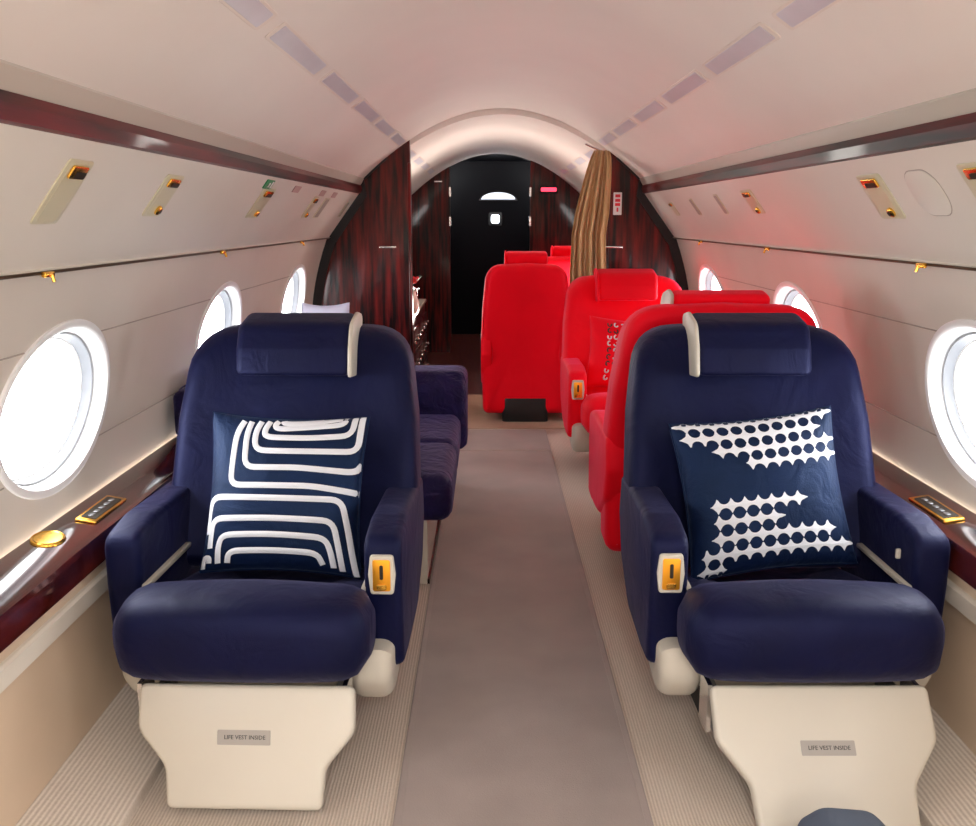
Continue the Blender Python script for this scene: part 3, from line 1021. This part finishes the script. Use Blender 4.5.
        for s in (-1, 1):
            solid('footrest_arm', box(s * 0.20 - 0.012, s * 0.20 + 0.012, -0.49, -0.34, 0.13, 0.20), 'metal_grey', t, smooth=False)
            solid('bracket', box(s * 0.222 - 0.005, s * 0.222 + 0.005, -0.47, -0.40, 0.13, 0.24), 'steel', t, smooth=False)
    return t


make_chair('navy blue cabin chair holding the cushion with white curved stripes', 'navy', (-0.592, 2.35, 0), -0.03, 1, foot_x=0.03)
make_chair('navy blue cabin chair holding the cushion with white dotted rows', 'navy', (0.622, 2.35, 0), 0, -1, foot_y=-0.665, foot_z=0.012, foot_x=0.008)
make_chair('bright red cabin chair standing back to back with the dotted cushion chair', 'red', (0.635, 3.20, 0), PI, 1, foot=False, back_bottom=0.11, back_top=0.96, recline=0.36)
make_chair('bright red cabin chair in front of the gold curtain, with red patterned cushion', 'red', (0.63, 4.70, 0), 0, -1, foot=False, back_bottom=0.14, strap=-1, trim='red')
make_chair('bright red cabin chair turned away, beside the curtain in the bulkhead opening', 'red', (0.150, 5.86, 0), PI, 1, foot=False, back_bottom=0.05, back_top=0.955, recline=0.20, trim='red', head_up=0.035).scale = (0.82, 1, 1)
make_chair('bright red cabin chair beyond the bulkhead, mostly hidden behind the curtain', 'red', (0.53, 7.0, 0), PI, 1, foot=False, back_top=0.955, recline=0.20, trim='red', head_up=0.035)


# ------------------------------------------------------------------ cushions
def pillow_fn(hw, hh, th):
    def P(u, v, side=1, off=0.0):
        x = hw * u * (1 - 0.07 * (1 - v * v))
        z = hh * v * (1 - 0.07 * (1 - u * u))
        q = max(0.0, (1 - u * u) * (1 - v * v))
        y = -side * (th * q ** 0.42 + off)
        return Vector((x, y, z))
    return P


def make_pillow(name, label, loc, lean, roll, hw, hh, th, fabric):
    r = thing(name, label, 'cushion')
    r.matrix_world = Matrix.Translation(loc) @ Matrix.Rotation(-lean, 4, 'X') @ Matrix.Rotation(roll, 4, 'Y')
    P = pillow_fn(hw, hh, th)
    n = 28
    V, F = [], []
    for side in (1, -1):
        k = len(V)
        for j in range(n + 1):
            for i in range(n + 1):
                u = math.sin(PI / 2 * (-1 + 2 * i / n))
                v = math.sin(PI / 2 * (-1 + 2 * j / n))
                V.append(P(u, v, side))
        for j in range(n):
            for i in range(n):
                a = k + j * (n + 1) + i
                F.append((a, a + 1, a + n + 2, a + n + 1))
    me = bpy.data.meshes.new('cover')
    bm = bmesh.new()
    vs = [bm.verts.new(v) for v in V]
    for f in F:
        bm.faces.new([vs[q] for q in f])
    bmesh.ops.remove_doubles(bm, verts=bm.verts, dist=1e-5)
    bmesh.ops.recalc_face_normals(bm, faces=bm.faces)
    bm.to_mesh(me)
    bm.free()
    link('cover', me, fabric, r, sharp=70)
    pip = [P(u, v) for u, v in [(-1 + 2 * q / 20, -1) for q in range(20)] + [(1, -1 + 2 * q / 20) for q in range(20)] + [(1 - 2 * q / 20, 1) for q in range(20)] + [(-1, 1 - 2 * q / 20) for q in range(21)]]
    solid('piping', tube(pip, 0.0028, 6), fabric, r)
    return r, P


def ribbon(P, pts, width, parent, name='stripe', material='thread_white', step=0.03):
    """white stripe laid on the cushion face; pts in u, v"""
    dense = []
    for a, b in zip(pts[:-1], pts[1:]):
        m = max(1, int(math.hypot(b[0] - a[0], b[1] - a[1]) / step))
        for q in range(m):
            dense.append((a[0] + (b[0] - a[0]) * q / m, a[1] + (b[1] - a[1]) * q / m))
    dense.append(pts[-1])
    V, F = [], []
    for k, p in enumerate(dense):
        a, b = dense[max(0, k - 1)], dense[min(len(dense) - 1, k + 1)]
        d = Vector((b[0] - a[0], b[1] - a[1])).normalized()
        nn = Vector((-d.y, d.x)) * width
        for s in (-1, -0.4, 0.4, 1):
            u = max(-0.999, min(0.999, p[0] + nn.x * s))
            v = max(-0.999, min(0.999, p[1] + nn.y * s))
            V.append(P(u, v, 1, 0.0005 if abs(s) == 1 else 0.0024))
    for k in range(len(dense) - 1):
        for q in range(3):
            F.append((4 * k + q, 4 * k + q + 1, 4 * k + 5 + q, 4 * k + 4 + q))
    return link_mesh(name, V, F, material, parent, sharp=80)


def round_path(pts, r, n=5):
    out = [pts[0]]
    for i in range(1, len(pts) - 1):
        p0, p1, p2 = Vector(pts[i - 1]), Vector(pts[i]), Vector(pts[i + 1])
        d0, d1 = (p0 - p1), (p2 - p1)
        t0, t1 = min(r, d0.length * 0.48), min(r, d1.length * 0.48)
        a, b = p1 + d0.normalized() * t0, p1 + d1.normalized() * t1
        for k in range(n + 1):
            s = k / n
            q = a * (1 - s) ** 2 + p1 * 2 * s * (1 - s) + b * s * s
            out.append((q.x, q.y))
    out.append(pts[-1])
    return out


sp_, SP = make_pillow('striped_cushion', 'square navy cushion with white curved stripes on the navy chair', (-0.585, 2.300, 0.543), math.radians(21), math.radians(2), 0.199, 0.202, 0.075, 'navy_pillow')


def uv1(x, y):
    """from a sketch frame (left 48..20, right 728..655, top 75..60, bottom 735) to u, v"""
    f = (y - 65) / 680
    L = 48 - 36 * f
    R = 735 - 70 * f
    return (-1 + 2 * (x - L) / (R - L), 1 - 2 * f)


UP = [
    [(200, 92), (165, 160), (145, 300), (140, 382), (500, 376), (712, 400)],
    [(232, 92), (212, 160), (203, 302), (440, 296), (690, 312), (718, 275)],
    [(276, 88), (250, 150), (252, 225), (480, 222), (700, 222), (712, 52)],
    [(314, 85), (292, 130), (296, 162), (500, 160), (672, 150), (680, 60)],
    [(350, 82), (335, 102), (348, 122), (500, 108), (636, 98), (640, 66)],
    [(372, 80), (375, 94), (480, 88), (625, 68)],
]
LO = [
    [(42, 590), (34, 520), (50, 434), (340, 434), (632, 430), (648, 560), (652, 744)],
    [(52, 650), (52, 610), (60, 525), (330, 522), (590, 522), (600, 640), (600, 730)],
    [(90, 715), (90, 640), (108, 595), (330, 592), (550, 596), (566, 660), (566, 720)],
    [(130, 715), (138, 664), (330, 662), (508, 664), (524, 712)],
    [(50, 712), (52, 690), (24, 690), (22, 735)],
]
for pth in UP + LO:
    ribbon(SP, round_path([uv1(*p) for p in pth], 0.14), 0.038, sp_)

dp_, DP = make_pillow('dotted_cushion', 'square navy cushion with white scalloped rows on the navy chair', (0.612, 2.300, 0.545), math.radians(21), math.radians(-6.5), 0.208, 0.200, 0.075, 'navy_pillow')


def scallop(P, u0, u1, v, parent, pitch=0.168, hh=0.098, r=0.074, dv=0.0, ph=0.0):
    """white band whose two edges are bitten by rows of dark round dots"""
    n = max(8, int((u1 - u0) / pitch * 10))
    V, F = [], []
    for i in range(n + 1):
        u = u0 + (u1 - u0) * i / n
        w = ((u - ph) / pitch) % 1.0
        dx = (w - 0.5) * pitch
        cut = math.sqrt(max(0.0, r * r - dx * dx)) if abs(dx) < r else 0.0
        h = max(0.012, hh - cut)
        e = min(1.0, (u - u0) / 0.05, (u1 - u) / 0.05)
        h *= max(0.15, e)
        vc = v + dv * (u - u0)
        for q in (-1, 0, 1):
            V.append(P(max(-0.999, min(0.999, u)), max(-0.999, min(0.999, vc + q * h)), 1, 0.0008 if q else 0.0018))
    for i in range(n):
        for q in range(2):
            F.append((3 * i + q, 3 * i + q + 1, 3 * i + 4 + q, 3 * i + 3 + q))
    link_mesh('scalloped_row', V, F, 'thread_white', parent, smooth=False)


for (a, b, v) in ((-0.99, 0.99, 0.94), (-0.95, 0.80, 0.765), (-0.62, 0.99, 0.58), (-0.24, 0.99, 0.395),
                  (-0.76, 0.46, -0.13), (-0.74, 0.14, -0.335), (-0.78, 0.78, -0.54), (-0.90, 0.99, -0.745), (-0.95, -0.6, -0.93)):
    scallop(DP, a, b, v, dp_)

rp_, RP = make_pillow('patterned_cushion', 'small red cushion with white squiggles leaning in the red chair', (0.60, 4.645, 0.565), math.radians(21), 0.1, 0.19, 0.18, 0.07, 'red')
q = 0
for ix in range(9):
    for iy in range(9):
        cx, cy = -0.5 + 0.17 * ix, -0.78 + 0.195 * iy
        a0 = random.uniform(0, 6)
        pth = [(cx + 0.055 * math.cos(a0 + a) * (1 - 0.06 * a), cy + 0.07 * math.sin(a0 + a) * (1 - 0.06 * a)) for a in [0.7 * q_ for q_ in range(7)]]
        ribbon(RP, pth, 0.02, rp_, 'squiggle', ('thread_white', 'pink_thread', 'ink')[random.choice((0, 0, 1, 1, 2))], 0.06)

# ------------------------------------------------------------------ divan
dv = thing('divan', 'dark navy plush divan along the wall behind the striped cushion chair', 'sofa', (-0.60, 3.7, 0))
solid('base', box(-0.37, 0.318, -0.64, 0.62, 0.0, 0.25), 'cream_plastic', dv, smooth=False)
solid('kick_line', box(0.316, 0.324, -0.64, 0.62, 0.0, 0.018), 'wood', dv, smooth=False)
for y0, y1 in ((-0.69, -0.16), (-0.155, 0.375)):
    solid('seat_cushion', slab(rrect(0.775, y1 - y0, 0.05, 4, 0.0175, (y0 + y1) / 2), 0.23, 0.385, 0.045, 4, rings=4, axis='z'), 'navy_plush', dv,
          fn=lambda p: (p[0], p[1], p[2] + (0.012 if p[2] > 0.33 else 0) * math.cos(p[0] * 3)), sharp=60)
ap = roundpoly([(0.375, 0.22, 0.02), (0.64, 0.22, 0.02), (0.66, 0.50, 0.06), (0.62, 0.565, 0.05), (0.42, 0.565, 0.06), (0.37, 0.50, 0.05)], 5)
solid('arm', slab(ap, -0.365, 0.43, 0.04, 4, axis='x'), 'navy_plush', dv)
bp_ = roundpoly([(-0.37, 0.24, 0.02), (-0.26, 0.24, 0.02), (-0.30, 0.72, 0.05), (-0.37, 0.74, 0.03)], 4)
solid('backrest', slab([(x, z) for x, z in bp_], -0.69, 0.64, 0.03, 3, axis='y'), 'navy_plush', dv)
pw, _ = make_pillow('pale_cushion', 'pale lavender cushion standing on the divan by the bulkhead', (-0.765, 4.00, 0.655), math.radians(8), 0.0, 0.10, 0.22, 0.04, 'pale_pillow')

bo = thing('bolster', 'dark navy bolster resting on the side ledge behind the striped cushion chair', 'cushion', (-1.035, 3.08, 0.529))
solid('cover', slab(rrect(0.09, 0.26, 0.03, 5), 0.0, 0.155, 0.025, 4, rings=3, axis='z'), 'navy_plush', bo)
solid('piping', tube([(0.036 * math.cos(a) * 1.15, 0.12 * math.sin(a) * 1.02, 0.152) for a in [2 * PI * q / 32 for q in range(33)]], 0.003, 6), 'navy_plush', bo)

# grey-blue rounded strap lying in front of the right footrest
gb = thing('rounded_grip', 'rounded grey blue object standing on the carpet before the footrest', 'object', (0.562, 1.485, -0.0))
solid('body', slab(roundpoly([(-0.085, 0.0, 0.01), (0.085, 0.0, 0.01), (0.078, 0.15, 0.03), (0.05, 0.182, 0.05), (-0.04, 0.190, 0.05), (-0.085, 0.16, 0.03)], 6), -0.06, 0.06, 0.03, 4, axis='y'), 'grey_blue', gb)
solid('seam', tube([(-0.06, -0.061, 0.02), (-0.055, -0.061, 0.15), (0.0, -0.060, 0.172), (0.055, -0.061, 0.15), (0.06, -0.061, 0.02)], 0.002, 6), 'ink', gb)
